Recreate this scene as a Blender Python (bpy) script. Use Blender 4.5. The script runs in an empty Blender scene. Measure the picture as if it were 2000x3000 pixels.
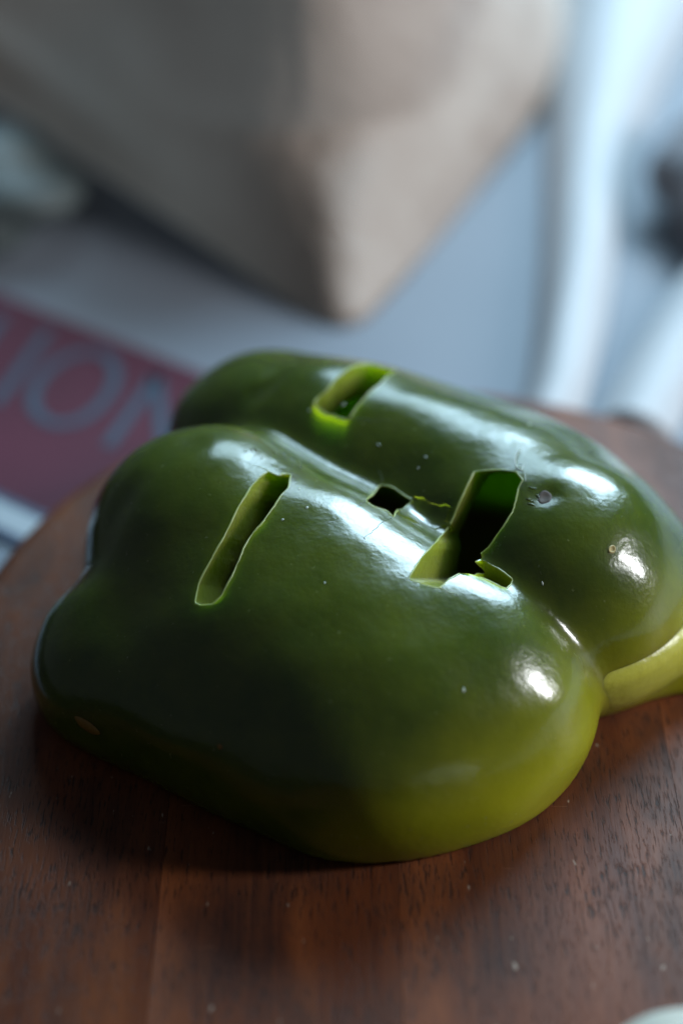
import bpy, bmesh, math, random
import numpy as np
from mathutils import Vector, Matrix
from mathutils.geometry import tessellate_polygon

random.seed(7)
RNG = np.random.default_rng(7)
SC = bpy.context.scene
COL = SC.collection

# ------------------------------------------------------------------ camera
cam_d = bpy.data.cameras.new('camera')
cam = bpy.data.objects.new('camera', cam_d)
COL.objects.link(cam)
cam.location = (0.0, -0.2712, 0.22595)
cam.rotation_euler = (math.radians(90 - 38), 0, 0)
cam_d.sensor_fit = 'HORIZONTAL'
cam_d.sensor_width = 24.0
cam_d.lens = 65.0
cam_d.clip_start = 0.01
cam_d.clip_end = 20.0
cam_d.dof.use_dof = True
cam_d.dof.focus_distance = 0.303
cam_d.dof.aperture_fstop = 4.9
SC.camera = cam

# ------------------------------------------------------------------ world and window light
world = bpy.data.worlds.new('World')
SC.world = world
world.use_nodes = True
bg = world.node_tree.nodes['Background']
bg.inputs[0].default_value = (0.75, 0.86, 1.0, 1)
bg.inputs[1].default_value = 0.075

def window_light(name, az, el, dist, sx, sy, power, color, target=(0.0, -0.02, 0.02), spread=180):
    ld = bpy.data.lights.new(name, 'AREA')
    ld.shape = 'RECTANGLE'
    ld.size, ld.size_y = sx, sy
    ld.energy = power
    ld.color = color
    ld.spread = math.radians(spread)
    o = bpy.data.objects.new(name, ld)
    COL.objects.link(o)
    a, e = math.radians(az), math.radians(el)
    d = Vector((math.sin(a) * math.cos(e), math.cos(a) * math.cos(e), math.sin(e)))
    o.location = Vector(target) + d * dist
    o.rotation_euler = d.to_track_quat('Z', 'Y').to_euler()
    return o
window_light('back_window_light', 27, 34, 1.3, 0.58, 0.52, 25.0, (0.56, 0.82, 1.0))
window_light('curtained_window_light', 0, 34, 1.35, 0.46, 0.46, 5.0, (0.54, 0.82, 1.0))
window_light('side_window_light', 92, 24, 0.95, 0.085, 0.36, 7.5, (0.96, 0.98, 1.0))

SC.render.engine = 'CYCLES'
SC.cycles.samples = 128
SC.cycles.use_denoising = True
SC.cycles.max_bounces = 10
SC.cycles.sample_clamp_indirect = 6
SC.view_settings.view_transform = 'Standard'
SC.view_settings.look = 'None'
SC.view_settings.exposure = 0.0
SC.view_settings.gamma = 1.0

# ------------------------------------------------------------------ helpers
def link(name, me, mat=None, parent=None):
    o = bpy.data.objects.new(name, me)
    COL.objects.link(o)
    if mat is not None:
        for m in (mat if isinstance(mat, (list, tuple)) else [mat]):
            me.materials.append(m)
    if parent is not None:
        o.parent = parent
        o.matrix_parent_inverse = Matrix.Translation(parent.location).inverted()
    return o

def mesh(name, verts, faces, smooth=True):
    me = bpy.data.meshes.new(name)
    me.from_pydata([tuple(map(float, v)) for v in verts], [], faces)
    me.validate()
    if smooth:
        me.polygons.foreach_set('use_smooth', [True] * len(me.polygons))
    me.update()
    return me

def empty(name, loc):
    o = bpy.data.objects.new(name, None)
    o.empty_display_size = 0.01
    COL.objects.link(o)
    o.location = loc
    return o

def tag(o, label=None, cat=None, group=None, kind=None):
    for k, v in (('label', label), ('category', cat), ('group', group), ('kind', kind)):
        if v:
            o[k] = v
    return o

def fix_normals(me):
    bm = bmesh.new(); bm.from_mesh(me)
    bmesh.ops.recalc_face_normals(bm, faces=bm.faces)
    bm.to_mesh(me); bm.free()

def smooth_path(pts, n):
    """Catmull-Rom through the points, n samples."""
    P = np.array(pts, float)
    P = np.vstack([2 * P[0] - P[1], P, 2 * P[-1] - P[-2]])
    out = []
    m = len(P) - 3
    for t in np.linspace(0, m - 1e-6, n):
        i = int(t); u = t - i
        a, b, c, d = P[i:i + 4]
        out.append(0.5 * ((2 * b) + (c - a) * u + (2 * a - 5 * b + 4 * c - d) * u * u + (3 * b - a - 3 * c + d) * u ** 3))
    return np.array(out)

def tube(name, pts, rad, mat, parent=None, closed=False, seg=6):
    """A tube along pts; rad is a number or a list."""
    P = np.array(pts, float); n = len(P)
    R = np.full(n, rad) if np.isscalar(rad) else np.array(rad)
    verts, faces = [], []
    nrm = None
    for i in range(n):
        a = P[i - 1] if (i > 0 or closed) else P[i]
        b = P[(i + 1) % n] if (i < n - 1 or closed) else P[i]
        t = Vector(b - a).normalized()
        if nrm is None:
            nrm = t.orthogonal().normalized()
        else:
            nrm = (nrm - t * nrm.dot(t))
            nrm = nrm.normalized() if nrm.length > 1e-9 else t.orthogonal().normalized()
        bn = t.cross(nrm)
        for k in range(seg):
            an = 2 * math.pi * k / seg
            verts.append(Vector(P[i]) + (nrm * math.cos(an) + bn * math.sin(an)) * R[i])
    for i in range(n if closed else n - 1):
        j = (i + 1) % n
        for k in range(seg):
            l = (k + 1) % seg
            faces.append((i * seg + k, i * seg + l, j * seg + l, j * seg + k))
    if not closed:
        faces.append(tuple(range(seg))[::-1])
        faces.append(tuple((n - 1) * seg + k for k in range(seg)))
    me = mesh(name, verts, faces)
    fix_normals(me)
    return link(name, me, mat, parent)

# ------------------------------------------------------------------ materials
class NT:
    def __init__(self, name):
        self.m = bpy.data.materials.new(name)
        self.m.use_nodes = True
        self.t = self.m.node_tree
        self.b = self.t.nodes['Principled BSDF']
    def n(self, kind, **kw):
        x = self.t.nodes.new(kind)
        for k, v in kw.items():
            if k.startswith('i_'):
                key = k[2:].replace('_', ' ')
                x.inputs[key].default_value = v
            else:
                setattr(x, k, v)
        return x
    def l(self, a, b):
        self.t.links.new(a, b)
    def coord(self, scale=(1, 1, 1), loc=(0, 0, 0), rot=(0, 0, 0)):
        c = self.n('ShaderNodeTexCoord'); mp = self.n('ShaderNodeMapping')
        mp.inputs['Scale'].default_value = scale
        mp.inputs['Location'].default_value = loc
        mp.inputs['Rotation'].default_value = rot
        self.l(c.outputs['Object'], mp.inputs['Vector'])
        return mp.outputs['Vector']
    def noise(self, vec, scale, detail=4, rough=0.55, dist=0.0):
        x = self.n('ShaderNodeTexNoise')
        x.inputs['Scale'].default_value = scale
        x.inputs['Detail'].default_value = detail
        x.inputs['Roughness'].default_value = rough
        x.inputs['Distortion'].default_value = dist
        self.l(vec, x.inputs['Vector'])
        return x.outputs['Fac']
    def ramp(self, fac, stops):
        r = self.n('ShaderNodeValToRGB')
        e = r.color_ramp.elements
        while len(e) < len(stops):
            e.new(0.5)
        for el, (p, c) in zip(e, stops):
            el.position = p
            el.color = (*c, 1) if len(c) == 3 else c
        self.l(fac, r.inputs['Fac'])
        return r.outputs['Color']
    def mix(self, fac, a, b, mode='MIX'):
        x = self.n('ShaderNodeMix', data_type='RGBA', blend_type=mode)
        for s, v in ((x.inputs[0], fac), (x.inputs[6], a), (x.inputs[7], b)):
            if hasattr(v, 'is_output'):
                self.l(v, s)
            else:
                s.default_value = v if not isinstance(v, tuple) or len(v) == 4 else (*v, 1)
        return x.outputs[2]
    def math(self, op, a, b=0.0, clamp=False):
        x = self.n('ShaderNodeMath', operation=op, use_clamp=clamp)
        for s, v in ((x.inputs[0], a), (x.inputs[1], b)):
            if hasattr(v, 'is_output'):
                self.l(v, s)
            else:
                s.default_value = v
        return x.outputs[0]
    def bump(self, h, strength, dist):
        x = self.n('ShaderNodeBump')
        x.inputs['Strength'].default_value = strength
        x.inputs['Distance'].default_value = dist
        self.l(h, x.inputs['Height'])
        self.l(x.outputs['Normal'], self.b.inputs['Normal'])
    def set(self, **kw):
        for k, v in kw.items():
            s = self.b.inputs[k.replace('_', ' ')]
            if hasattr(v, 'is_output'):
                self.l(v, s)
            else:
                s.default_value = v if not (isinstance(v, tuple) and len(v) == 3 and s.type == 'RGBA') else (*v, 1)
        return self.m

def simple(name, color, rough=0.5, var=0.12, scale=60, **kw):
    t = NT(name)
    f = t.noise(t.coord(), scale, 4)
    c = t.mix(t.math('MULTIPLY', f, 1.0), tuple(x * (1 - var) for x in color), tuple(min(1, x * (1 + var)) for x in color))
    t.set(Base_Color=c, Roughness=rough, **kw)
    return t.m

def pepper_skin():
    t = NT('pepper_skin')
    v = t.coord()
    sep = t.n('ShaderNodeSeparateXYZ'); t.l(v, sep.inputs[0])
    n1 = t.noise(v, 45, 4)
    n2 = t.noise(v, 160, 5, 0.6)
    base = t.mix(t.math('MULTIPLY', t.math('SUBTRACT', n1, 0.3), 1.8, True), (0.029, 0.057, 0.004), (0.070, 0.092, 0.005))
    base = t.mix(t.math('MULTIPLY', t.math('SUBTRACT', n2, 0.3), 0.9, True), base, (0.10, 0.12, 0.008))
    # yellowing stem-end skin with its backlit glow painted in, fading into the green
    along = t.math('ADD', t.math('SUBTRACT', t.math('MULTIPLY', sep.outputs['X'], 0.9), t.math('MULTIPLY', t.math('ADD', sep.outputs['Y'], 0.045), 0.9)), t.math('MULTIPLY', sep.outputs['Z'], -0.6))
    yellow_glow = t.math('ADD', along, t.math('MULTIPLY', t.math('SUBTRACT', n1, 0.5), 0.016))
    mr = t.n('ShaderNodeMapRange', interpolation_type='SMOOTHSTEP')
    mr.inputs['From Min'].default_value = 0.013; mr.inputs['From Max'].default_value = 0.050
    t.l(yellow_glow, mr.inputs['Value'])
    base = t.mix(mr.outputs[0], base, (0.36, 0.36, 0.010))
    # pale scuffs
    sc = t.noise(t.coord((1, 1, 1), (0.3, 0.1, 0)), 900, 2, 0.5)
    spk = t.ramp(sc, [(0.70, (0, 0, 0)), (0.77, (1, 1, 1))])
    base = t.mix(t.math('MULTIPLY', spk, 0.35), base, (0.30, 0.33, 0.16))
    smear = t.noise(t.coord((1, 1, 1), (0, 0, 0), (0, 0, 0.5)), 130, 5, 0.65, 0.6)
    r = t.math('ADD', t.math('MULTIPLY', smear, 0.22), 0.12)
    hb = t.math('ADD', t.math('ADD', t.math('MULTIPLY', t.noise(t.coord((1, 1, 1), (0.4, 0, 0), (0, 0, 0.45)), 170, 3, 0.5), 1.6), t.math('MULTIPLY', t.noise(v, 420, 3, 0.5), 0.6)), t.math('MULTIPLY', t.noise(v, 1500, 2), 0.25))
    t.bump(hb, 0.11, 0.0012)
    t.set(Base_Color=base, Roughness=r, Specular_IOR_Level=0.5, Subsurface_Weight=0.85,
          Subsurface_Radius=(0.75, 1.0, 0.06), Subsurface_Scale=0.013, Coat_Weight=0.3, Coat_Roughness=0.08)
    return t.m

def pepper_flesh():
    t = NT('pepper_flesh')
    v = t.coord()
    n = t.noise(v, 250, 4)
    c = t.mix(n, (0.15, 0.18, 0.018), (0.25, 0.27, 0.04))
    t.bump(t.noise(v, 700, 3), 0.25, 0.0008)
    t.set(Base_Color=c, Roughness=0.35, Subsurface_Weight=0.9, Subsurface_Radius=(0.75, 1.0, 0.10), Subsurface_Scale=0.018)
    return t.m

def stem_flesh():
    t = NT('stem_end_flesh')
    v = t.coord()
    n = t.noise(v, 120, 4)
    c = t.mix(n, (0.42, 0.42, 0.02), (0.60, 0.58, 0.12))
    t.bump(t.noise(v, 500, 3), 0.25, 0.0008)
    t.set(Base_Color=c, Roughness=0.32, Subsurface_Weight=0.7, Subsurface_Radius=(1.0, 0.95, 0.15), Subsurface_Scale=0.004)
    return t.m

def wood(name, tint, seed):
    t = NT(name)
    broad = t.noise(t.coord((9, 1, 1), (seed * 1.37, seed * 0.71, 0)), 9, 5, 0.6, 0.4)
    blot = t.noise(t.coord((1.2, 0.6, 1), (seed, 0, 0)), 42, 5, 0.62)
    fine = t.noise(t.coord((22, 1, 1), (seed, 0, 0)), 38, 6, 0.7)
    k = tint
    c = t.ramp(broad, [(0.28, (0.052 * k, 0.010 * k, 0.003 * k)), (0.5, (0.135 * k, 0.034 * k, 0.010 * k)), (0.75, (0.25 * k, 0.074 * k, 0.022 * k))])
    c = t.mix(t.math('MULTIPLY', t.math('SUBTRACT', blot, 0.43), 5.0, True), c, (0.040, 0.014, 0.009))
    c = t.mix(t.math('MULTIPLY', t.math('SUBTRACT', fine, 0.35), 1.1, True), c, (0.19, 0.058, 0.018))
    # open pores: long thin dark streaks whose density drifts across the board
    por = t.noise(t.coord((8, 1, 1), (seed * 3.1, 0.2, 0)), 260, 4, 0.62)
    por = t.math('ADD', por, t.math('MULTIPLY', t.math('SUBTRACT', t.noise(t.coord((1, 1, 1), (seed * 5, 2, 0)), 55, 3), 0.5), 0.22))
    pm = t.ramp(por, [(0.54, (0, 0, 0)), (0.66, (1, 1, 1))])
    c = t.mix(t.math('MULTIPLY', pm, 0.82), c, (0.014, 0.006, 0.004))
    # knife scratches and crumbs rubbed into the wood
    scr = t.noise(t.coord((1.2, 11, 1), (seed * 0.3, 4.0, 0), (0, 0, 0.75)), 60, 3, 0.6)
    sm_ = t.ramp(scr, [(0.69, (0, 0, 0)), (0.73, (1, 1, 1))])
    c = t.mix(t.math('MULTIPLY', sm_, 0.35), c, (0.30, 0.15, 0.09))
    fl = t.noise(t.coord((1.3, 0.55, 1), (seed * 2.3, 0.9, 0)), 480, 2, 0.5)
    fm = t.ramp(fl, [(0.715, (0, 0, 0)), (0.76, (1, 1, 1))])
    c = t.mix(t.math('MULTIPLY', fm, 0.55), c, (0.46, 0.38, 0.30))
    h = t.math('SUBTRACT', t.math('MULTIPLY', fine, 0.6), t.math('ADD', pm, t.math('MULTIPLY', sm_, 0.3)))
    t.bump(h, 0.3, 0.0004)
    rr = t.math('ADD', t.math('MULTIPLY', blot, 0.30), 0.38)
    t.set(Base_Color=c, Roughness=rr, Specular_IOR_Level=0.24)
    return t.m

# points on the pepper skin, in metres
PTS = {
'slit': [(-0.01251, -0.02036, 0.03881),(-0.01143, -0.02112, 0.03868),(-0.01059, -0.02154, 0.03858),(-0.01018, -0.02085, 0.03848),(-0.00848, -0.02041, 0.03815),(-0.00887, -0.02494, 0.03847),(-0.0112, -0.02954, 0.03831),(-0.01273, -0.03255, 0.03778),(-0.01428, -0.03462, 0.03717),(-0.01611, -0.03796, 0.03596),(-0.01755, -0.0426, 0.03404),(-0.01905, -0.04551, 0.03237),(-0.02045, -0.04664, 0.03127),(-0.02258, -0.04585, 0.03059),(-0.02341, -0.0452, 0.03044),(-0.02307, -0.04175, 0.03208),(-0.02127, -0.03801, 0.03435),(-0.01944, -0.03499, 0.03603),(-0.01809, -0.03188, 0.03726),(-0.01704, -0.02963, 0.03796),(-0.01523, -0.02535, 0.03878),(-0.01339, -0.02173, 0.03893)],
'top': [(-0.00493, 0.0021, 0.03709),(-0.00459, 0.00296, 0.03735),(-0.00301, 0.00432, 0.03791),(-0.00161, 0.0069, 0.03829),(0.00052, 0.01005, 0.03832),(0.00269, 0.01343, 0.0377),(0.0056, 0.01503, 0.03695),(0.00989, 0.01234, 0.03701),(0.00725, 0.00661, 0.03849),(0.00473, 0.00269, 0.0386),(0.0026, -0.00075, 0.03801),(0.00138, -0.00281, 0.03733),(0.00051, -0.00286, 0.03715),(-0.00158, -0.00155, 0.03708),(-0.00228, -0.00138, 0.03696),(-0.00368, 0.0001, 0.03699)],
'nose': [(0.0069, -0.01628, 0.0334),(0.00789, -0.0168, 0.03346),(0.00905, -0.01763, 0.0335),(0.01046, -0.01918, 0.03336),(0.01198, -0.02053, 0.03334),(0.01144, -0.0216, 0.03292),(0.01076, -0.02287, 0.03292),(0.00968, -0.02403, 0.03349),(0.00878, -0.02847, 0.03501),(0.00767, -0.02689, 0.03507),(0.00638, -0.02683, 0.03551),(0.0051, -0.02673, 0.03592),(0.00397, -0.02552, 0.03605),(0.00559, -0.02047, 0.03402),(0.00618, -0.01681, 0.0332)],
'mouth': [(0.02258, -0.01877, 0.03762),(0.02335, -0.01878, 0.03779),(0.02667, -0.01909, 0.03834),(0.02956, -0.02002, 0.03865),(0.03055, -0.02224, 0.03861),(0.02965, -0.02426, 0.0382),(0.0284, -0.02846, 0.03694),(0.02678, -0.03124, 0.03526),(0.0255, -0.03247, 0.03399),(0.02423, -0.03365, 0.03267),(0.02296, -0.03423, 0.032),(0.02329, -0.03511, 0.03184),(0.02188, -0.03641, 0.03194),(0.02119, -0.03848, 0.03242),(0.02053, -0.04122, 0.03293),(0.01875, -0.04174, 0.03353),(0.01717, -0.04342, 0.03398),(0.01559, -0.0458, 0.03423),(0.01461, -0.04587, 0.03445),(0.01072, -0.04497, 0.03528),(0.01073, -0.04463, 0.03532),(0.01232, -0.0407, 0.03523),(0.01421, -0.03679, 0.03458),(0.01564, -0.03314, 0.03355),(0.0174, -0.02832, 0.03245),(0.01795, -0.02734, 0.03282),(0.019, -0.02584, 0.03393),(0.02061, -0.02292, 0.0359)],
'notch': [(0.02074, -0.03754, 0.03245),(0.0221, -0.03617, 0.03187),(0.02327, -0.03553, 0.03176),(0.02554, -0.03755, 0.03148),(0.02787, -0.03979, 0.03085),(0.02747, -0.04097, 0.03062),(0.02662, -0.04236, 0.03082),(0.02549, -0.04225, 0.03121),(0.02279, -0.04123, 0.03213),(0.02103, -0.04112, 0.03275),(0.01978, -0.04113, 0.03318)],
'flap': [(0.01211, -0.02051, 0.03339),(0.01803, -0.02444, 0.03414),(0.01793, -0.02792, 0.03263),(0.00935, -0.02661, 0.03437)],
'crack_top': [(0.00138, -0.00281, 0.03733),(0.00363, -0.00327, 0.03756),(0.00604, -0.00393, 0.03769),(0.00846, -0.00407, 0.03792)],
'crack_nose_up': [(0.0069, -0.01628, 0.0334),(0.00681, -0.015, 0.03382),(0.00635, -0.01376, 0.03421)],
'crack_nose_left': [(0.0041, -0.02505, 0.03591),(0.00331, -0.02681, 0.03647),(0.00254, -0.02836, 0.03686)],
'crack_nose_low': [(0.00838, -0.02897, 0.03524),(0.00681, -0.03119, 0.03603),(0.00525, -0.03409, 0.03657),(0.00373, -0.03619, 0.03682)],
'crack_flap': [(0.00935, -0.02661, 0.03437),(0.0115, -0.02781, 0.03384),(0.01371, -0.03046, 0.03367)],
'crack_mouth': [(0.01073, -0.0448, 0.0353),(0.00976, -0.04428, 0.0355),(0.00904, -0.04354, 0.03567)],
'crack_mouth_low': [(0.01559, -0.0458, 0.03423),(0.01704, -0.04643, 0.03381),(0.01851, -0.0466, 0.03341)],
'crack_slit': [(-0.01251, -0.02036, 0.03881),(-0.01379, -0.01959, 0.03899),(-0.01486, -0.01925, 0.03915)],
'thread': [(0.03065, -0.01413, 0.03873),(0.02998, -0.01598, 0.03879),(0.02952, -0.0181, 0.03874),(0.02969, -0.01996, 0.03867),(0.03041, -0.02066, 0.03871),(0.03077, -0.01927, 0.0388),(0.03018, -0.01859, 0.03878),(0.02968, -0.01935, 0.0387),(0.03003, -0.0206, 0.03866),(0.03086, -0.02152, 0.03871),(0.03097, -0.02345, 0.03856)],
'scar': [(0.0338, -0.02666, 0.03866)],
'ring': [(0.04441, -0.03567, 0.03413)],
'fleck': [(-0.04226, -0.05097, 0.0087)],
'dot': [(-0.01903, -0.06404, 0.01719)],
'dimple': [(-0.01595, 0.0103, 0.03357)],
'lip': [(0.04414, -0.04584, 0.01604),(0.04984, -0.04299, 0.01686),(0.05808, -0.03533, 0.01684)],
'focus': [(0.00258, -0.03225, 0.03707)],
'specks': [(-0.01643, -0.01561, 0.03937),(-0.01356, -0.01683, 0.03881),(-0.01098, -0.01952, 0.03852),(-0.00706, -0.02524, 0.03828),(-0.00568, -0.02987, 0.03815),(-0.00967, -0.03253, 0.03797),(0.00034, 0.00055, 0.03795),(-0.0058, 0.00092, 0.03655),(-0.00266, -0.04595, 0.03562),(0.0064, -0.00895, 0.03628),(0.01443, -0.01342, 0.03691),(0.013, -0.01521, 0.03595),(0.00373, -0.03638, 0.03681),(0.03276, -0.04059, 0.03099),(0.01897, -0.06224, 0.02764),(0.03318, -0.00405, 0.03686)],
}

# ------------------------------------------------------------------ pepper shape: distance to two fused lobes
QP = np.array([-0.0145, 0.021, 0.0123, 0.0199, 0.037, -0.0234, 0.0157, 0.0233,
               -0.0228, -0.015, 0.0169, 0.0227, 0.0193, -0.0417, 0.008, 0.0181,
               -0.0371, -0.0344, 0.007, 0.0168, 0.0025, -0.0532, 0.0089, 0.0214,
               0.0282, -0.0038, 0.0038, 0.0263, 0.0708, -0.0217, -0.002, 0.0121,
               0.0015, 0.0073, 0.0136, 0.0216, 0.0372, -0.0046, 0.0122, 0.0123,
               -0.003, -0.0327, 0.0086, 0.0215, 0.0229, -0.0465, 0.0091, 0.0155]).reshape(6, 8)
WALL = 0.0060
def rcone(P, c):
    a, b, r1, r2 = c[:3], c[4:7], c[3], c[7]
    ba = b - a; l2 = ba @ ba; rr = r1 - r2; a2 = l2 - rr * rr; il2 = 1 / l2
    pa = P - a; y = pa @ ba; z = y - l2
    t = pa * l2 - y[..., None] * ba
    x2 = (t * t).sum(-1); y2 = y * y * l2; z2 = z * z * l2
    k = np.sign(rr) * rr * rr * x2
    d = (np.sqrt(np.maximum(x2 * a2 * il2, 0)) + y * rr) * il2 - r1
    d = np.where(np.sign(y) * a2 * y2 < k, np.sqrt(x2 + y2) * il2 - r1, d)
    return np.where(np.sign(z) * a2 * z2 > k, np.sqrt(x2 + z2) * il2 - r2, d)
def smin(a, b, k):
    h = np.maximum(k - np.abs(a - b), 0) / k
    return np.minimum(a, b) - h * h * h * k / 6
WAVES = [(RNG.normal(size=3), RNG.uniform(0, 6.28), w) for w in (170, 210, 260, 310, 360, 420, 480, 560, 640)]
def wobble(P):
    s = 0
    for k, ph, w in WAVES:
        k = k / np.linalg.norm(k)
        s = s + np.sin((P @ k) * w + ph) * (0.028 / w)
    return s
def seg_dist(P, a, b):
    a, b = np.array(a), np.array(b)
    t = np.clip(((P - a) @ (b - a)) / ((b - a) @ (b - a)), 0, 1)
    return np.linalg.norm(P - a - t[..., None] * (b - a), axis=-1)
CREASES = [((-0.046, -0.028, 0.026), (-0.026, -0.012, 0.0385), 0.0035, 0.0006),
           ((-0.020, 0.006, 0.034), (-0.012, 0.014, 0.036), 0.0026, 0.0005),
           ((-0.0545, -0.036, 0.015), (-0.036, -0.043, 0.021), 0.006, 0.0008),
           (PTS['scar'][0], tuple(np.array(PTS['scar'][0]) + (0.0006, 0.0004, 0)), 0.0021, 0.0008),
           (PTS['dimple'][0], tuple(np.array(PTS['dimple'][0]) + (0.003, 0.001, 0)), 0.0022, 0.0005)]
def d_back(P):
    D = [rcone(P, QP[i]) for i in (0, 3, 4)]
    return smin(smin(D[0], D[1], 0.022), D[2], 0.022)
def dist(P):
    w = np.clip((P[..., 0] + 0.046) / 0.030, 0, 1)
    k = 0.010 + 0.020 * w * w * (3 - 2 * w)
    front = smin(smin(rcone(P, QP[1]), rcone(P, QP[2]), k), rcone(P, QP[5]), 0.030)
    d = smin(front, d_back(P), 0.0050) + wobble(P)
    for a, b, w, h in CREASES:
        d = d + h * np.exp(-(seg_dist(P, a, b) / w) ** 2)
    return d
def grad(f, P, e=1e-4):
    g = np.stack([f(P + e * np.eye(3)[i]) - f(P - e * np.eye(3)[i]) for i in range(3)], -1) / (2 * e)
    return g
def surf(p, off=0.0, f=dist):
    """Slide points onto the skin (or a layer off above it); also returns the normals."""
    P = np.atleast_2d(np.array(p, float))
    for _ in range(6):
        g = grad(f, P)
        P = P - ((f(P) - off) / (g * g).sum(-1))[:, None] * g
    g = grad(f, P)
    return P, g / np.linalg.norm(g, axis=-1, keepdims=True)

def surface_nets(F, org, h):
    ins = F < 0
    nx, ny, nz = F.shape
    acc = np.zeros((nx - 1, ny - 1, nz - 1, 3)); cnt = np.zeros((nx - 1, ny - 1, nz - 1))
    corner = [(i, j, k) for i in (0, 1) for j in (0, 1) for k in (0, 1)]
    sl = lambda c: (slice(c[0], nx - 1 + c[0]), slice(c[1], ny - 1 + c[1]), slice(c[2], nz - 1 + c[2]))
    for a in corner:
        for ax in range(3):
            if a[ax] == 1:
                continue
            b = list(a); b[ax] = 1
            fa, fb = F[sl(a)], F[sl(b)]
            m = (fa < 0) != (fb < 0)
            t = np.where(m, fa / np.where(m, fa - fb, 1), 0)
            for q in range(3):
                acc[..., q] += np.where(m, a[q] + (t if q == ax else 0), 0)
            cnt += m
    used = cnt > 0
    idx = np.full(used.shape, -1); idx[used] = np.arange(used.sum())
    ijk = np.argwhere(used)
    V = org + h * (ijk + acc[used] / cnt[used][:, None])
    quads = []
    for ax in range(3):
        u, w = [(1, 2), (2, 0), (0, 1)][ax]
        A = [slice(1, -1)] * 3; B = [slice(1, -1)] * 3
        A[ax] = slice(0, -1); B[ax] = slice(1, None)
        sa, sb = ins[tuple(A)], ins[tuple(B)]
        e = np.argwhere(sa != sb)
        flip = sa[sa != sb]
        base = e.copy()
        for q in range(3):
            if q != ax:
                base[:, q] += 1
        def cell(du, dw):
            c = base.copy(); c[:, u] += du; c[:, w] += dw
            return idx[c[:, 0], c[:, 1], c[:, 2]]
        Q = np.stack([cell(-1, -1), cell(0, -1), cell(0, 0), cell(-1, 0)], -1)
        Q[~flip] = Q[~flip][:, ::-1]
        quads.append(Q)
    return V, np.concatenate(quads)

# ------------------------------------------------------------------ table
t = NT('table_laminate')
tv = t.coord()
tc = t.mix(t.noise(tv, 14, 5), (0.19, 0.215, 0.255), (0.24, 0.265, 0.305))
t.set(Base_Color=tc, Roughness=0.6, Specular_IOR_Level=0.25)
TZ = -0.0190
tab = link('table_top', mesh('table_top', [(-0.076, -0.20, TZ), (1.2, -0.20, TZ), (1.2, 1.4, TZ), (-0.31, 1.4, TZ),
                                            (-0.076, -0.20, TZ - 0.03), (1.2, -0.20, TZ - 0.03), (1.2, 1.4, TZ - 0.03), (-0.31, 1.4, TZ - 0.03)],
                             [(0, 1, 2, 3), (7, 6, 5, 4), (0, 4, 5, 1), (1, 5, 6, 2), (2, 6, 7, 3), (3, 7, 4, 0)], False), t.m)
tag(tab, kind='structure')
flo = link('floor', mesh('floor', [(-4, -4, -0.75), (4, -4, -0.75), (4, 4, -0.75), (-4, 4, -0.75)], [(0, 1, 2, 3)], False), simple('floor_boards', (0.07, 0.05, 0.04), 0.6))
tag(flo, kind='structure')

# ------------------------------------------------------------------ printed red leaflet lying under the board
LZ0, LZ = TZ + 0.0002, TZ + 0.0010
la = Vector((-0.0861, 0.1306)); lu = Vector((0.0537, -0.0363)).normalized()      # along the far edge
ln = Vector((lu.y, -lu.x))                                                          # from the far edge towards us
leaf = empty('red_leaflet', (-0.06, 0.08, LZ0))
tag(leaf, 'red printed leaflet with pale blue letters and white stripe, half under the board', 'leaflet')
def lp(s, w):
    p = la + lu * s + ln * w
    return (p.x, p.y)
def leaf_slab(name, s0, s1, w0, w1, z0, z1, mat, wave=0.0):
    v, f = [], []
    n = 24
    for i in range(n + 1):
        s = s0 + (s1 - s0) * i / n
        for w, z in ((w0, z0), (w0, z1), (w1, z1), (w1, z0)):
            v.append((*lp(s, w), z))
    for i in range(n):
        for k in range(4):
            l = (k + 1) % 4
            f.append((i * 4 + k, i * 4 + l, i * 4 + 4 + l, i * 4 + 4 + k))
    f += [(0, 1, 2, 3), (n * 4 + 3, n * 4 + 2, n * 4 + 1, n * 4)]
    me = mesh(name, v, f, False); fix_normals(me)
    return link(name, me, mat, leaf)
m_red = simple('red_print', (0.088, 0.016, 0.033), 0.6, 0.2, 40, Specular_IOR_Level=0.2)
m_navy = simple('navy_print', (0.035, 0.055, 0.11), 0.45)
m_stripe = simple('white_print', (0.42, 0.45, 0.48), 0.45)
m_letter = simple('pale_blue_print', (0.050, 0.078, 0.115), 0.6, Specular_IOR_Level=0.2)
leaf_slab('cover', -0.020, 0.100, 0.0, 0.0618, LZ0, LZ, m_red)
leaf_slab('border_line', -0.020, 0.100, 0.0618, 0.0640, LZ0, LZ, m_navy)
leaf_slab('border_stripe', -0.020, 0.100, 0.0640, 0.0706, LZ0, LZ, m_stripe)
leaf_slab('border_line', -0.020, 0.100, 0.0706, 0.0731, LZ0, LZ, m_navy)
def stroke(bm, pts, w, closed=False):
    P = [Vector(p) for p in pts]; n = len(P)
    L, R = [], []
    for i in range(n):
        a = P[i - 1] if (i or closed) else P[i]
        b = P[(i + 1) % n] if (i < n - 1 or closed) else P[i]
        d = (b - a).normalized(); q = Vector((-d.y, d.x)) * w / 2
        L.append(P[i] + q); R.append(P[i] - q)
    vs = [[bm.verts.new((p.x, p.y, z)) for p in S] for S in (L, R) for z in (LZ + 0.0001, LZ + 0.00022)]
    for i in range(n if closed else n - 1):
        j = (i + 1) % n
        lo_l, hi_l, lo_r, hi_r = vs
        bm.faces.new((hi_l[i], hi_l[j], hi_r[j], hi_r[i]))
        bm.faces.new((lo_l[i], lo_l[j], hi_l[j], hi_l[i]))
        bm.faces.new((hi_r[i], hi_r[j], lo_r[j], lo_r[i]))
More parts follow.
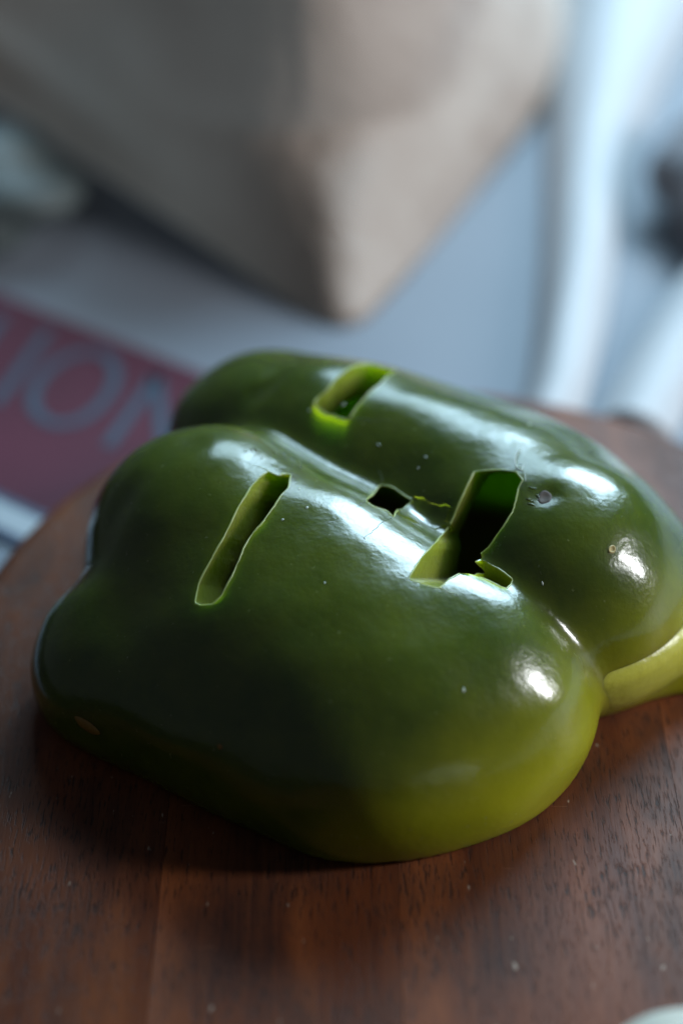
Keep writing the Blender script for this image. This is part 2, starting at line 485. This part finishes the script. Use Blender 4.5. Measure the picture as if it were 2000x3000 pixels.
def letter(name, strokes, closed=False):
    bm = bmesh.new()
    for s in strokes:
        stroke(bm, s, 0.0028, closed)
    bmesh.ops.recalc_face_normals(bm, faces=bm.faces)
    me = bpy.data.meshes.new(name); bm.to_mesh(me); bm.free()
    return link(name, me, m_letter, leaf)
N0 = [(-0.1061, 0.097), (-0.0998, 0.1298), (-0.0911, 0.0877), (-0.0839, 0.1199)]
letter('letter_n', [N0[:2], N0[1:3], N0[2:]])
letter('letter_i', [[(-0.0717, 0.113), (-0.0802, 0.0815)]])
Opts = [(-0.0602, 0.1036), (-0.0558, 0.101), (-0.0534, 0.0943), (-0.0538, 0.0871), (-0.0564, 0.0796), (-0.0601, 0.0749), (-0.065, 0.0736), (-0.0693, 0.077), (-0.0716, 0.0833), (-0.0712, 0.0915), (-0.0681, 0.0987), (-0.0644, 0.1022)]
On = smooth_path(Opts + Opts[:3], 60)
On = [tuple(p) for p in On[4:52]]
letter('letter_o', [[tuple(p) for p in smooth_path(Opts[-1:] + Opts + Opts[:2], 66)[5:61]]])
N1 = [(-0.0525, 0.0647), (-0.0435, 0.0937), (-0.039, 0.0569), (-0.0296, 0.0844)]
letter('letter_n', [N1[:2], N1[1:3], N1[2:]])

# ------------------------------------------------------------------ wooden board of glued staves
BC = (0.0165, -0.0234); BR = 0.0879; BF = 0.150; BB = -0.0178
board = empty('cutting_board', (BC[0], BC[1], BB))
tag(board, 'rounded dark reddish brown wooden cutting board under the pepper', 'cutting board')
PROFILE = [(0.0, -0.0052), (-0.0005, -0.0034), (-0.0016, -0.0016), (-0.0034, -0.0004), (-0.0055, 0.0), (-0.0130, 0.0), (-0.0165, -0.0012), (BB, -0.0035)]
def rim(x, off, sign):
    r = BR + off; u = (x - BC[0]) / r
    s = math.sqrt(max(0, 1 - u * u))
    return BC[1] + (s * r if sign > 0 else -s * (BF + off))
def stave(x0, x1, mat):
    v, f = [], []
    n = 18
    for z, off in PROFILE:
        r = BR + off
        a, b = max(x0, BC[0] - r + 1e-5), min(x1, BC[0] + r - 1e-5)
        if b <= a:
            a = b = min(max(BC[0], x0), x1)
        xs = [a + (b - a) * 0.5 * (1 - math.cos(math.pi * i / n)) if (a > x0 or b < x1) else a + (b - a) * i / n for i in range(n + 1)]
        v += [(x, rim(x, off, 1), z) for x in xs] + [(x, rim(x, off, -1), z) for x in reversed(xs)]
    m = 2 * (n + 1)
    for L in range(len(PROFILE) - 1):
        for i in range(m):
            j = (i + 1) % m
            f.append((L * m + i, L * m + j, (L + 1) * m + j, (L + 1) * m + i))
    f.append(tuple(range(m))); f.append(tuple((len(PROFILE) - 1) * m + i for i in reversed(range(m))))
    me = mesh('stave', v, f, True); fix_normals(me)
    me.set_sharp_from_angle(angle=math.radians(40))
    return link('stave', me, mat, board)
SX = [BC[0] - BR, -0.0285, 0.0090, 0.0555, BC[0] + BR]
for i, tint in enumerate((0.90, 0.84, 0.94, 0.88)):
    stave(SX[i] + (0.00003 if i else 0), SX[i + 1] - (0.00003 if i < 3 else 0), wood('board_wood', tint, 1.7 * i + 0.4))

# ------------------------------------------------------------------ the half pepper
pepper = empty('pepper_half', (0.012, -0.018, 0.0003))
tag(pepper, 'glossy dark green halved bell pepper, cut side down, with holes cut through its skin', 'bell pepper')
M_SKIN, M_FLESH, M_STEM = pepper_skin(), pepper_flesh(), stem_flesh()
H = 0.0007
org = np.array([-0.060, -0.080, -0.0021])
dims = (225, 182, 72)
gx, gy, gz = np.meshgrid(*[org[i] + H * np.arange(dims[i]) for i in range(3)], indexing='ij')
G = np.stack([gx, gy, gz], -1)
Dg = np.stack([dist(G[i]) for i in range(dims[0])])
Z0 = 0.0003
def shell(P):
    d = dist(P)
    return np.maximum(np.maximum(d, -(d + WALL)), Z0 - P[..., 2])
F = np.maximum(np.maximum(Dg, -(Dg + WALL)), Z0 - gz)
V, Qd = surface_nets(F, org, H)
for _ in range(3):
    dv = dist(V)
    outer = np.abs(dv) < np.abs(dv + WALL)
    tgt = np.where(outer, dv, dv + WALL)
    g = grad(dist, V)
    step = (tgt / np.maximum((g * g).sum(-1), 1e-6))[:, None] * g
    keep = V[:, 2] > Z0 + 0.0009
    L = np.linalg.norm(step, axis=-1, keepdims=True)
    V = V - np.where(keep[:, None], step * np.minimum(1, H / np.maximum(L, 1e-9)), 0)
me = bpy.data.meshes.new('body')
me.from_pydata(V.tolist(), [], Qd.tolist())
me.update()
body = link('body', me, None, pepper)

def densify(poly, n=5, jit=0.00006):
    P = np.array(poly); out = []
    P = np.stack([P * 0.9 + np.roll(P, -1, 0) * 0.1, P * 0.1 + np.roll(P, -1, 0) * 0.9], 1).reshape(-1, 3)
    for i in range(len(P)):
        a, b = P[i], P[(i + 1) % len(P)]
        m = max(2, int(np.linalg.norm(b - a) / 0.0007))
        for k in range(m):
            out.append(a + (b - a) * k / m)
    out = np.array(out)
    j = RNG.normal(size=(len(out), 2))
    j = (np.roll(j, 1, 0) + np.roll(j, -1, 0) + np.roll(j, 2, 0) + np.roll(j, -2, 0) + 2 * j) / 2.4
    out[:, :2] += j * jit
    return surf(out)[0]
HOLES = {'slit': (0.50, 0.60, -0.62), 'top': (-0.05, -0.30, -0.95), 'nose': (0.03, 0.79, -0.61), 'mouth': (0.40, 0.70, -0.58), 'notch': (0.10, 0.05, -0.99)}
rims = {}
cutters = []
for name, inward in HOLES.items():
    P = densify(PTS[name]); rims[name] = P
    d = np.array(inward) / np.linalg.norm(inward)
    a = P @ d
    top, bot = a.min() - 0.004, a.max() + 0.0105
    U = P + d * (top - a)[:, None]; W = P + d * (bot - a)[:, None]
    # spread the mouth of the cutter a hair so that its walls are not perfectly parallel
    n = len(P)
    tri = tessellate_polygon([[Vector(p) for p in U]])
    f = [tuple(t_) for t_ in tri] + [tuple(i + n for i in reversed(t_)) for t_ in tri]
    f += [(i, (i + 1) % n, n + (i + 1) % n, n + i) for i in range(n)]
    cm = mesh('cutter', np.vstack([U, W]), f, False); fix_normals(cm)
    bmc = bmesh.new(); bmc.from_mesh(cm)
    if bmc.calc_volume(signed=True) < 0:
        bmesh.ops.reverse_faces(bmc, faces=bmc.faces)
    bmc.to_mesh(cm); bmc.free()
    co = link('cutter', cm); cutters.append(co)
def apply_cut(obj, cuts):
    for c in cuts:
        before = len(obj.data.polygons)
        for solver in ('MANIFOLD', 'EXACT'):
            md = obj.modifiers.new('cut', 'BOOLEAN')
            md.operation = 'DIFFERENCE'; md.object = c
            try:
                md.solver = solver
            except TypeError:
                obj.modifiers.remove(md); continue
            dg = bpy.context.evaluated_depsgraph_get(); dg.update()
            new = bpy.data.meshes.new_from_object(obj.evaluated_get(dg))
            obj.modifiers.remove(md)
            if len(new.polygons) > 1000 and len(new.polygons) != before:
                obj.data = new
                print('cut', solver, before, len(new.polygons)); break
apply_cut(body, cutters)
for c in cutters:
    cm = c.data; bpy.data.objects.remove(c); bpy.data.meshes.remove(cm)
me = body.data
me.name = 'body'
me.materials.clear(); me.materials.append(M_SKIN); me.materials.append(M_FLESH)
cen = np.zeros(len(me.polygons) * 3); me.polygons.foreach_get('center', cen)
dc = dist(cen.reshape(-1, 3))
me.polygons.foreach_set('material_index', (dc < -0.00018).astype(np.int32))
me.polygons.foreach_set('use_smooth', [True] * len(me.polygons))
me.set_sharp_from_angle(angle=math.radians(38))
me.update()

m_rim = simple('cut_skin_edge', (0.30, 0.36, 0.14), 0.3, 0.2, 300, Subsurface_Weight=0.4, Subsurface_Radius=(1, 1, .3), Subsurface_Scale=0.001)
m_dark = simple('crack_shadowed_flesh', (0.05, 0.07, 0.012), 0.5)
for name, P in rims.items():
    Pr, Nr = surf(P)
    ring_closed = True
    if name in ('mouth', 'notch'):
        other = rims['notch' if name == 'mouth' else 'mouth']
        far = np.linalg.norm(Pr[:, None] - other[None], axis=-1).min(1) > 0.0009
        if name == 'notch':      # only the stretch beyond the large hole, away from the opening
            far &= Pr[:, 0] > np.quantile(Pr[:, 0], 0.30)
        if not far.all() and far.any():
            st = int(np.argmin(far)); order = (np.arange(len(Pr)) + st) % len(Pr)
            order = order[far[order]]
            Pr, Nr, ring_closed = Pr[order], Nr[order], False
    rad = 0.00011 + 0.00008 * np.abs(np.sin(np.arange(len(Pr)) * 0.37 + len(Pr)))
    runs = np.split(np.arange(len(Pr)), np.where(np.linalg.norm(np.diff(Pr, axis=0), axis=1) > 0.0016)[0] + 1)
    for ru in runs:
        if len(ru) > 3:
            tube('cut_rim', (Pr - Nr * 0.00005)[ru], rad[ru], m_rim, pepper, closed=ring_closed and len(runs) == 1, seg=5)
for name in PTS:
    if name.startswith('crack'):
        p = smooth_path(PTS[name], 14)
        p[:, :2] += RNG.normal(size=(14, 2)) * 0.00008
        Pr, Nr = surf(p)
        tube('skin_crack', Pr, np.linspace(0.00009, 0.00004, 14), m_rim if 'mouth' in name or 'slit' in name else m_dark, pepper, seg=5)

# lifted strip of skin between the two middle holes
c0, c1, c2, c3 = [np.array(p) for p in PTS['flap']]
nu, nv = 22, 9
gridp = np.array([[(c0 * (1 - u) + c1 * u) * (1 - w) + (c3 * (1 - u) + c2 * u) * w for u in np.linspace(0, 1, nu)] for w in np.linspace(0, 1, nv)]).reshape(-1, 3)
wv = np.repeat(np.linspace(0, 1, nv), nu); uv = np.tile(np.linspace(0, 1, nu), nv)
gridp[:, 0] += 0.0004 * np.sin(wv * 7 + 1) + 0.0002 * np.sin(wv * 17); gridp[:, 1] += 0.0003 * np.sin(uv * 8) + 0.00015 * np.sin(uv * 21 + 2)
Ps, Ns = surf(gridp)
lift = 0.0002 * (1 - wv) ** 1.2 + 0.00008 + 0.00012 * np.sin(uv * 9)
topv = Ps + Ns * lift[:, None]; lowv = topv - Ns * 0.0016
f = []
n = nu * nv
for j in range(nv - 1):
    for i in range(nu - 1):
        q = (j * nu + i, j * nu + i + 1, (j + 1) * nu + i + 1, (j + 1) * nu + i)
        f.append(q); f.append(tuple(k + n for k in reversed(q)))
edge = [i for i in range(nu)] + [j * nu + nu - 1 for j in range(1, nv)] + [(nv - 1) * nu + i for i in range(nu - 2, -1, -1)] + [j * nu for j in range(nv - 2, 0, -1)]
for a, b in zip(edge, edge[1:] + edge[:1]):
    f.append((a, b, b + n, a + n))
fm = mesh('skin_flap', np.vstack([topv, lowv]), f); fix_normals(fm); fm.set_sharp_from_angle(angle=math.radians(50))
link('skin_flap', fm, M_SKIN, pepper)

# cut stem end: a pale wall hugging the underside of the rear lobe
ns, nh = 72, 14
c_in = np.array([0.060, -0.012])
def lobe_pt(phi, z, off):
    lo, hi = 0.0, 0.06
    d = np.array([math.cos(phi), math.sin(phi)])
    for _ in range(30):
        m = (lo + hi) / 2
        p = np.array([[c_in[0] + d[0] * m, c_in[1] + d[1] * m, z]])
        if d_back(p)[0] < off: lo = m
        else: hi = m
    return (c_in[0] + d[0] * hi, c_in[1] + d[1] * hi, z)
v, f = [], []
for i in range(ns + 1):
    u = i / ns
    phi = math.radians(-132 + 172 * u)
    zt = 0.0150 + 0.0020 * min(1, u * 2.6) + 0.0012 * math.sin(u * 14) * u
    if u > 0.8: zt *= 1 - (u - 0.8) * 2.5
    zb = 0.0003 + 0.0004 * abs(math.sin(u * 23) + 0.6 * math.sin(u * 51)) * (0.3 + u)
    rim_in = lobe_pt(phi, zt + 0.0006, -0.0012)
    v.append(rim_in)
    for k in range(nh + 1):
        w = k / nh
        z = zt + (zb - zt) * w
        off = 0.0009 * math.sin(min(1, w * 6) * math.pi / 2) + -0.0018 * w * w + 0.00035 * math.sin(u * 31 + w * 5) * w
        v.append(lobe_pt(phi, z, off))
    v.append(lobe_pt(phi, zb, -0.0022))
m = nh + 3
for i in range(ns):
    for k in range(m - 1):
        f.append((i * m + k, (i + 1) * m + k, (i + 1) * m + k + 1, i * m + k + 1))
sm = mesh('stem_end_wall', v, f); fix_normals(sm); sm.set_sharp_from_angle(angle=math.radians(50))
tag(link('stem_end_wall', sm, M_STEM, pepper), 'pale yellow green cut wall at the stem end')

def frame(p, off=0.0):
    P, N = surf(p, off)
    n_ = Vector(N[0]); a_ = n_.orthogonal().normalized()
    return Vector(P[0]), n_, a_, n_.cross(a_)
# round brown scar with a raised lip
def disc(name, p, rx, ry, prof, mat, ang=0.0):
    c, nn, a_, b_ = frame(p)
    a2 = a_ * math.cos(ang) + b_ * math.sin(ang); b2 = nn.cross(a2)
    v, f = [], []
    seg = 28
    for r, h in prof:
        ring = []
        for k in range(seg):
            t_ = 2 * math.pi * k / seg
            q = c + a2 * (rx * r * math.cos(t_)) * (1 + 0.08 * math.sin(3 * t_)) + b2 * (ry * r * math.sin(t_))
            ring.append(np.array(q))
        Pp, Np = surf(np.array(ring))
        v += list(Pp + Np * h)
    for i in range(len(prof) - 1):
        for k in range(seg):
            l = (k + 1) % seg
            f.append((i * seg + k, i * seg + l, (i + 1) * seg + l, (i + 1) * seg + k))
    f.append(tuple((len(prof) - 1) * seg + k for k in range(seg)))
    dm = mesh(name, v, f); fix_normals(dm)
    return link(name, dm, mat, pepper)
m_scar = simple('dry_scar', (0.050, 0.028, 0.015), 0.7, 0.4, 900)
m_fleck = simple('amber_spot', (0.20, 0.105, 0.012), 0.5, 0.25, 700)
m_cork = simple('corky_mark', (0.36, 0.28, 0.10), 0.6, 0.2, 700)
tag(disc('scar', PTS['scar'][0], 0.0016, 0.0012, [(1.05, -0.00008), (0.9, 0.00010), (0.7, 0.00014), (0.45, 0.00006), (0.1, 0.00004)], m_scar, 0.5), 'small round brown scar')
disc('ring_mark', PTS['ring'][0], 0.00075, 0.00055, [(1.2, -0.00005), (1.0, 0.0002), (0.75, 0.0002), (0.5, 0.00002), (0.2, 0.00002)], m_cork, 0.2)
tag(disc('spot', PTS['fleck'][0], 0.0027, 0.00115, [(1.0, -0.00003), (0.9, 0.0001), (0.5, 0.00022), (0.1, 0.00025)], m_fleck, 2.2), 'elongated amber spot')
disc('spot', PTS['dot'][0], 0.0005, 0.0005, [(1.0, -0.00003), (0.8, 0.0001), (0.2, 0.0002)], m_fleck)
m_scuff = simple('scuffed_skin', (0.42, 0.48, 0.40), 0.35)
for i, p in enumerate(PTS['specks']):
    disc('scuff', p, random.uniform(0.00022, 0.0005), random.uniform(0.00012, 0.00025), [(1.0, -0.00003), (0.7, 0.00008), (0.2, 0.0001)], m_scuff, random.uniform(0, 3))
for i in range(16):
    c_ = np.array((-0.0105, -0.0150, 0.036)) + np.array((random.uniform(-0.006, 0.006), random.uniform(-0.003, 0.004), 0))
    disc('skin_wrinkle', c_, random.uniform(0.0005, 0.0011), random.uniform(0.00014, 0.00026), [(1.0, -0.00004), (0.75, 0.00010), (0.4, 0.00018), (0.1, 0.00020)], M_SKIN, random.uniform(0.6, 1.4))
for i in range(7):
    c_ = np.array(PTS['scar'][0]) + np.array((random.uniform(-0.0032, -0.0008), random.uniform(-0.0016, 0.0022), 0))
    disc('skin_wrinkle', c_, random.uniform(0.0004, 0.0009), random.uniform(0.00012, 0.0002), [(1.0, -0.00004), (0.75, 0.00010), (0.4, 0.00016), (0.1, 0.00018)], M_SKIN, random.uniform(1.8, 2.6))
th, thn = surf(smooth_path(PTS['thread'], 60))
tube('skin_thread', th + thn * (0.0002 + 0.0006 * np.abs(np.sin(np.linspace(0, 5, 60))))[:, None], np.linspace(0.00012, 0.00006, 60), m_scuff, pepper, seg=5)

# ------------------------------------------------------------------ pale clove in the front corner
clove = None
v, f = [], []
n1, n2 = 40, 28
for i in range(n1 + 1):
    s = i / n1
    for k in range(n2):
        a_ = 2 * math.pi * k / n2
        r = (math.sin(math.pi * s) ** 0.62) * (0.0118 - 0.003 * s)
        r *= 1 + 0.05 * math.cos(3 * a_ + 1) + 0.022 * math.cos(9 * a_ + s * 4) + 0.012 * math.sin(17 * a_)
        v.append(((s - 0.45) * 0.034, r * math.cos(a_), max(-0.0088, r * 0.95 * math.sin(a_))))
for i in range(n1):
    for k in range(n2):
        l = (k + 1) % n2
        f.append((i * n2 + k, i * n2 + l, (i + 1) * n2 + l, (i + 1) * n2 + k))
cm = mesh('garlic_clove', v, f); fix_normals(cm)
m_clove = simple('papery_white', (0.50, 0.48, 0.41), 0.6, 0.15, 200, Subsurface_Weight=0.3, Subsurface_Radius=(1, .9, .6), Subsurface_Scale=0.002)
clove = link('garlic_clove', cm, m_clove)
clove.location = (0.0465, -0.1206, 0.0090); clove.rotation_euler = (0, 0, math.radians(14))
tag(clove, 'pale whitish rounded piece at the front right corner of the board', 'garlic clove')

# ------------------------------------------------------------------ blurred things on the table behind
t = NT('bag_plastic')
bv = t.coord()
bc_ = t.mix(t.noise(bv, 30, 4), (0.36, 0.28, 0.235), (0.52, 0.43, 0.37))
t.bump(t.noise(bv, 90, 4), 0.5, 0.004)
t.set(Base_Color=bc_, Roughness=0.5)
tr = t.n('ShaderNodeBsdfTranslucent'); t.l(bc_, tr.inputs['Color'])
mx = t.n('ShaderNodeMixShader'); mx.inputs[0].default_value = 0.12
t.l(t.b.outputs[0], mx.inputs[1]); t.l(tr.outputs[0], mx.inputs[2])
t.l(mx.outputs[0], t.t.nodes['Material Output'].inputs['Surface'])
M_BAG = t.m
M_WHITE = simple('white_plastic', (0.43, 0.44, 0.46), 0.6, 0.06, 40)
bag = empty('plastic_bag', (0.0, 0.2, TZ))
tag(bag, 'crumpled off-white bag standing on the table behind the pepper, out of focus', 'bag')
loop = [(-0.008, 0.118), (0.0035, 0.1125), (0.013, 0.128), (0.038, 0.186), (0.071, 0.262), (0.088, 0.33), (0.03, 0.40), (-0.08, 0.40), (-0.165, 0.345), (-0.155, 0.30), (-0.103, 0.239), (-0.045, 0.168)]
LP = smooth_path(loop + loop[:3], 1040)
LP = smooth_path(loop[-1:] + loop + loop[:2], 260)[20:-20]
cl = np.vstack([LP, LP[:1]])
ac = np.concatenate([[0], np.cumsum(np.linalg.norm(np.diff(cl, axis=0), axis=1))])
LP = np.stack([np.interp(np.linspace(0, ac[-1], 261)[:-1], ac, cl[:, k]) for k in (0, 1)], -1)
nb, nr = len(LP), 40
v, f = [], []
ctr = LP.mean(0)
LS_ = LP.copy()
for _ in range(900):
    LS_ = (np.roll(LS_, 1, 0) + np.roll(LS_, -1, 0) + 2 * LS_) / 4
for j in range(nr + 1):
    h = j / nr
    for i in range(nb):
        b_ = min(1, 0.10 + h * 2.4); p = LP[i] * (1 - b_) + LS_[i] * b_
        o = (p - ctr) / np.linalg.norm(p - ctr)
        s = math.sqrt(float(((p - np.array((0.001, 0.112))) ** 2).sum()) + 0.025 ** 2)
        fan = math.atan2(h * 0.13 + 0.01, s)
        wr = (0.0045 * math.sin(fan * 7 + i * 0.012) + 0.0016 * math.sin(fan * 15 + 1)) * min(1, h * 3) * min(1, max(0, (s - 0.025) / 0.08)) ** 2
        k = 1 - 0.16 * h * h
        q = ctr + (p - ctr) * k + o * wr
        v.append((q[0], q[1], TZ + 0.0003 + max(0.036, 0.103 - 0.36 * s) * h))
for j in range(nr):
    for i in range(nb):
        l = (i + 1) % nb
        f.append((j * nb + i, j * nb + l, (j + 1) * nb + l, (j + 1) * nb + i))
f.append(tuple(range(nb)))
bm_ = mesh('bag_body', v, f); fix_normals(bm_)
link('bag_body', bm_, M_BAG, bag)
def fold(name, path, widths, heights, mat, parent):
    P = smooth_path(path, 50)
    Wd = np.interp(np.linspace(0, 1, 50), np.linspace(0, 1, len(widths)), widths)
    Hd = np.interp(np.linspace(0, 1, 50), np.linspace(0, 1, len(heights)), heights)
    v, f = [], []
    ms = 14
    for i in range(50):
        a_ = P[max(0, i - 1)]; b_ = P[min(49, i + 1)]
        d = (b_ - a_) / np.linalg.norm(b_ - a_); nrm = np.array([d[1], -d[0]])
        for k in range(ms):
            t_ = math.pi * k / (ms - 1)
            wob = 1 + 0.015 * math.sin(i * 0.4 + k)
            q = P[i] + nrm * math.cos(t_) * Wd[i] / 2 * wob
            v.append((q[0], q[1], TZ + 0.0004 + Hd[i] * math.sin(t_) ** 1.3 * wob))
    for i in range(49):
        for k in range(ms):
            l = (k + 1) % ms
            f.append((i * ms + k, i * ms + l, (i + 1) * ms + l, (i + 1) * ms + k))
    f.append(tuple(range(ms))); f.append(tuple(49 * ms + k for k in range(ms)))
    me_ = mesh(name, v, f); fix_normals(me_)
    return link(name, me_, mat, parent)
fold('handle', [(0.0455, 0.068), (0.0515, 0.0900), (0.0590, 0.130), (0.0670, 0.180), (0.0765, 0.235), (0.096, 0.32)], [0.0145, 0.0155, 0.019, 0.027, 0.05], [0.008, 0.009, 0.010, 0.012, 0.02], M_WHITE, bag)
fold('handle', [(0.0660, 0.070), (0.0760, 0.094), (0.0930, 0.128), (0.118, 0.170), (0.15, 0.21)], [0.018, 0.021, 0.026], [0.006, 0.007, 0.009], M_WHITE, bag)
def lump(name, loc, size, mat, label, cat, seed, amp=0.12):
    rg = np.random.default_rng(seed)
    ks = [(rg.normal(size=3) * rg.uniform(1.5, 4), rg.uniform(0, 6)) for _ in range(7)]
    bm = bmesh.new(); bmesh.ops.create_icosphere(bm, subdivisions=4, radius=1)
    for q in bm.verts:
        p = np.array(q.co); s = 1 + amp * sum(math.sin(k @ p + ph) for k, ph in ks) / 2
        q.co = Vector((p[0] * size[0] * s, p[1] * size[1] * s, max(-size[2] * 0.75, p[2] * size[2] * s) + size[2] * 0.75))
    for fc in bm.faces: fc.smooth = True
    m_ = bpy.data.meshes.new(name); bm.to_mesh(m_); bm.free()
    o = link(name, m_, mat); o.location = (*loc, TZ + 0.0003)
    return tag(o, label, cat)
lump('dark_pouch', (0.106, 0.176), (0.024, 0.034, 0.012), simple('dark_grey_fabric', (0.15, 0.15, 0.17), 0.7), 'dark grey blurred pouch lying between the white folds at right', 'pouch', 3)
lump('crumpled_wrap', (-0.098, 0.176), (0.030, 0.028, 0.013), simple('grey_wrap', (0.09, 0.11, 0.11), 0.6), 'pale grey green crumpled wrap behind the red leaflet, out of focus', 'wrap', 5, 0.2)
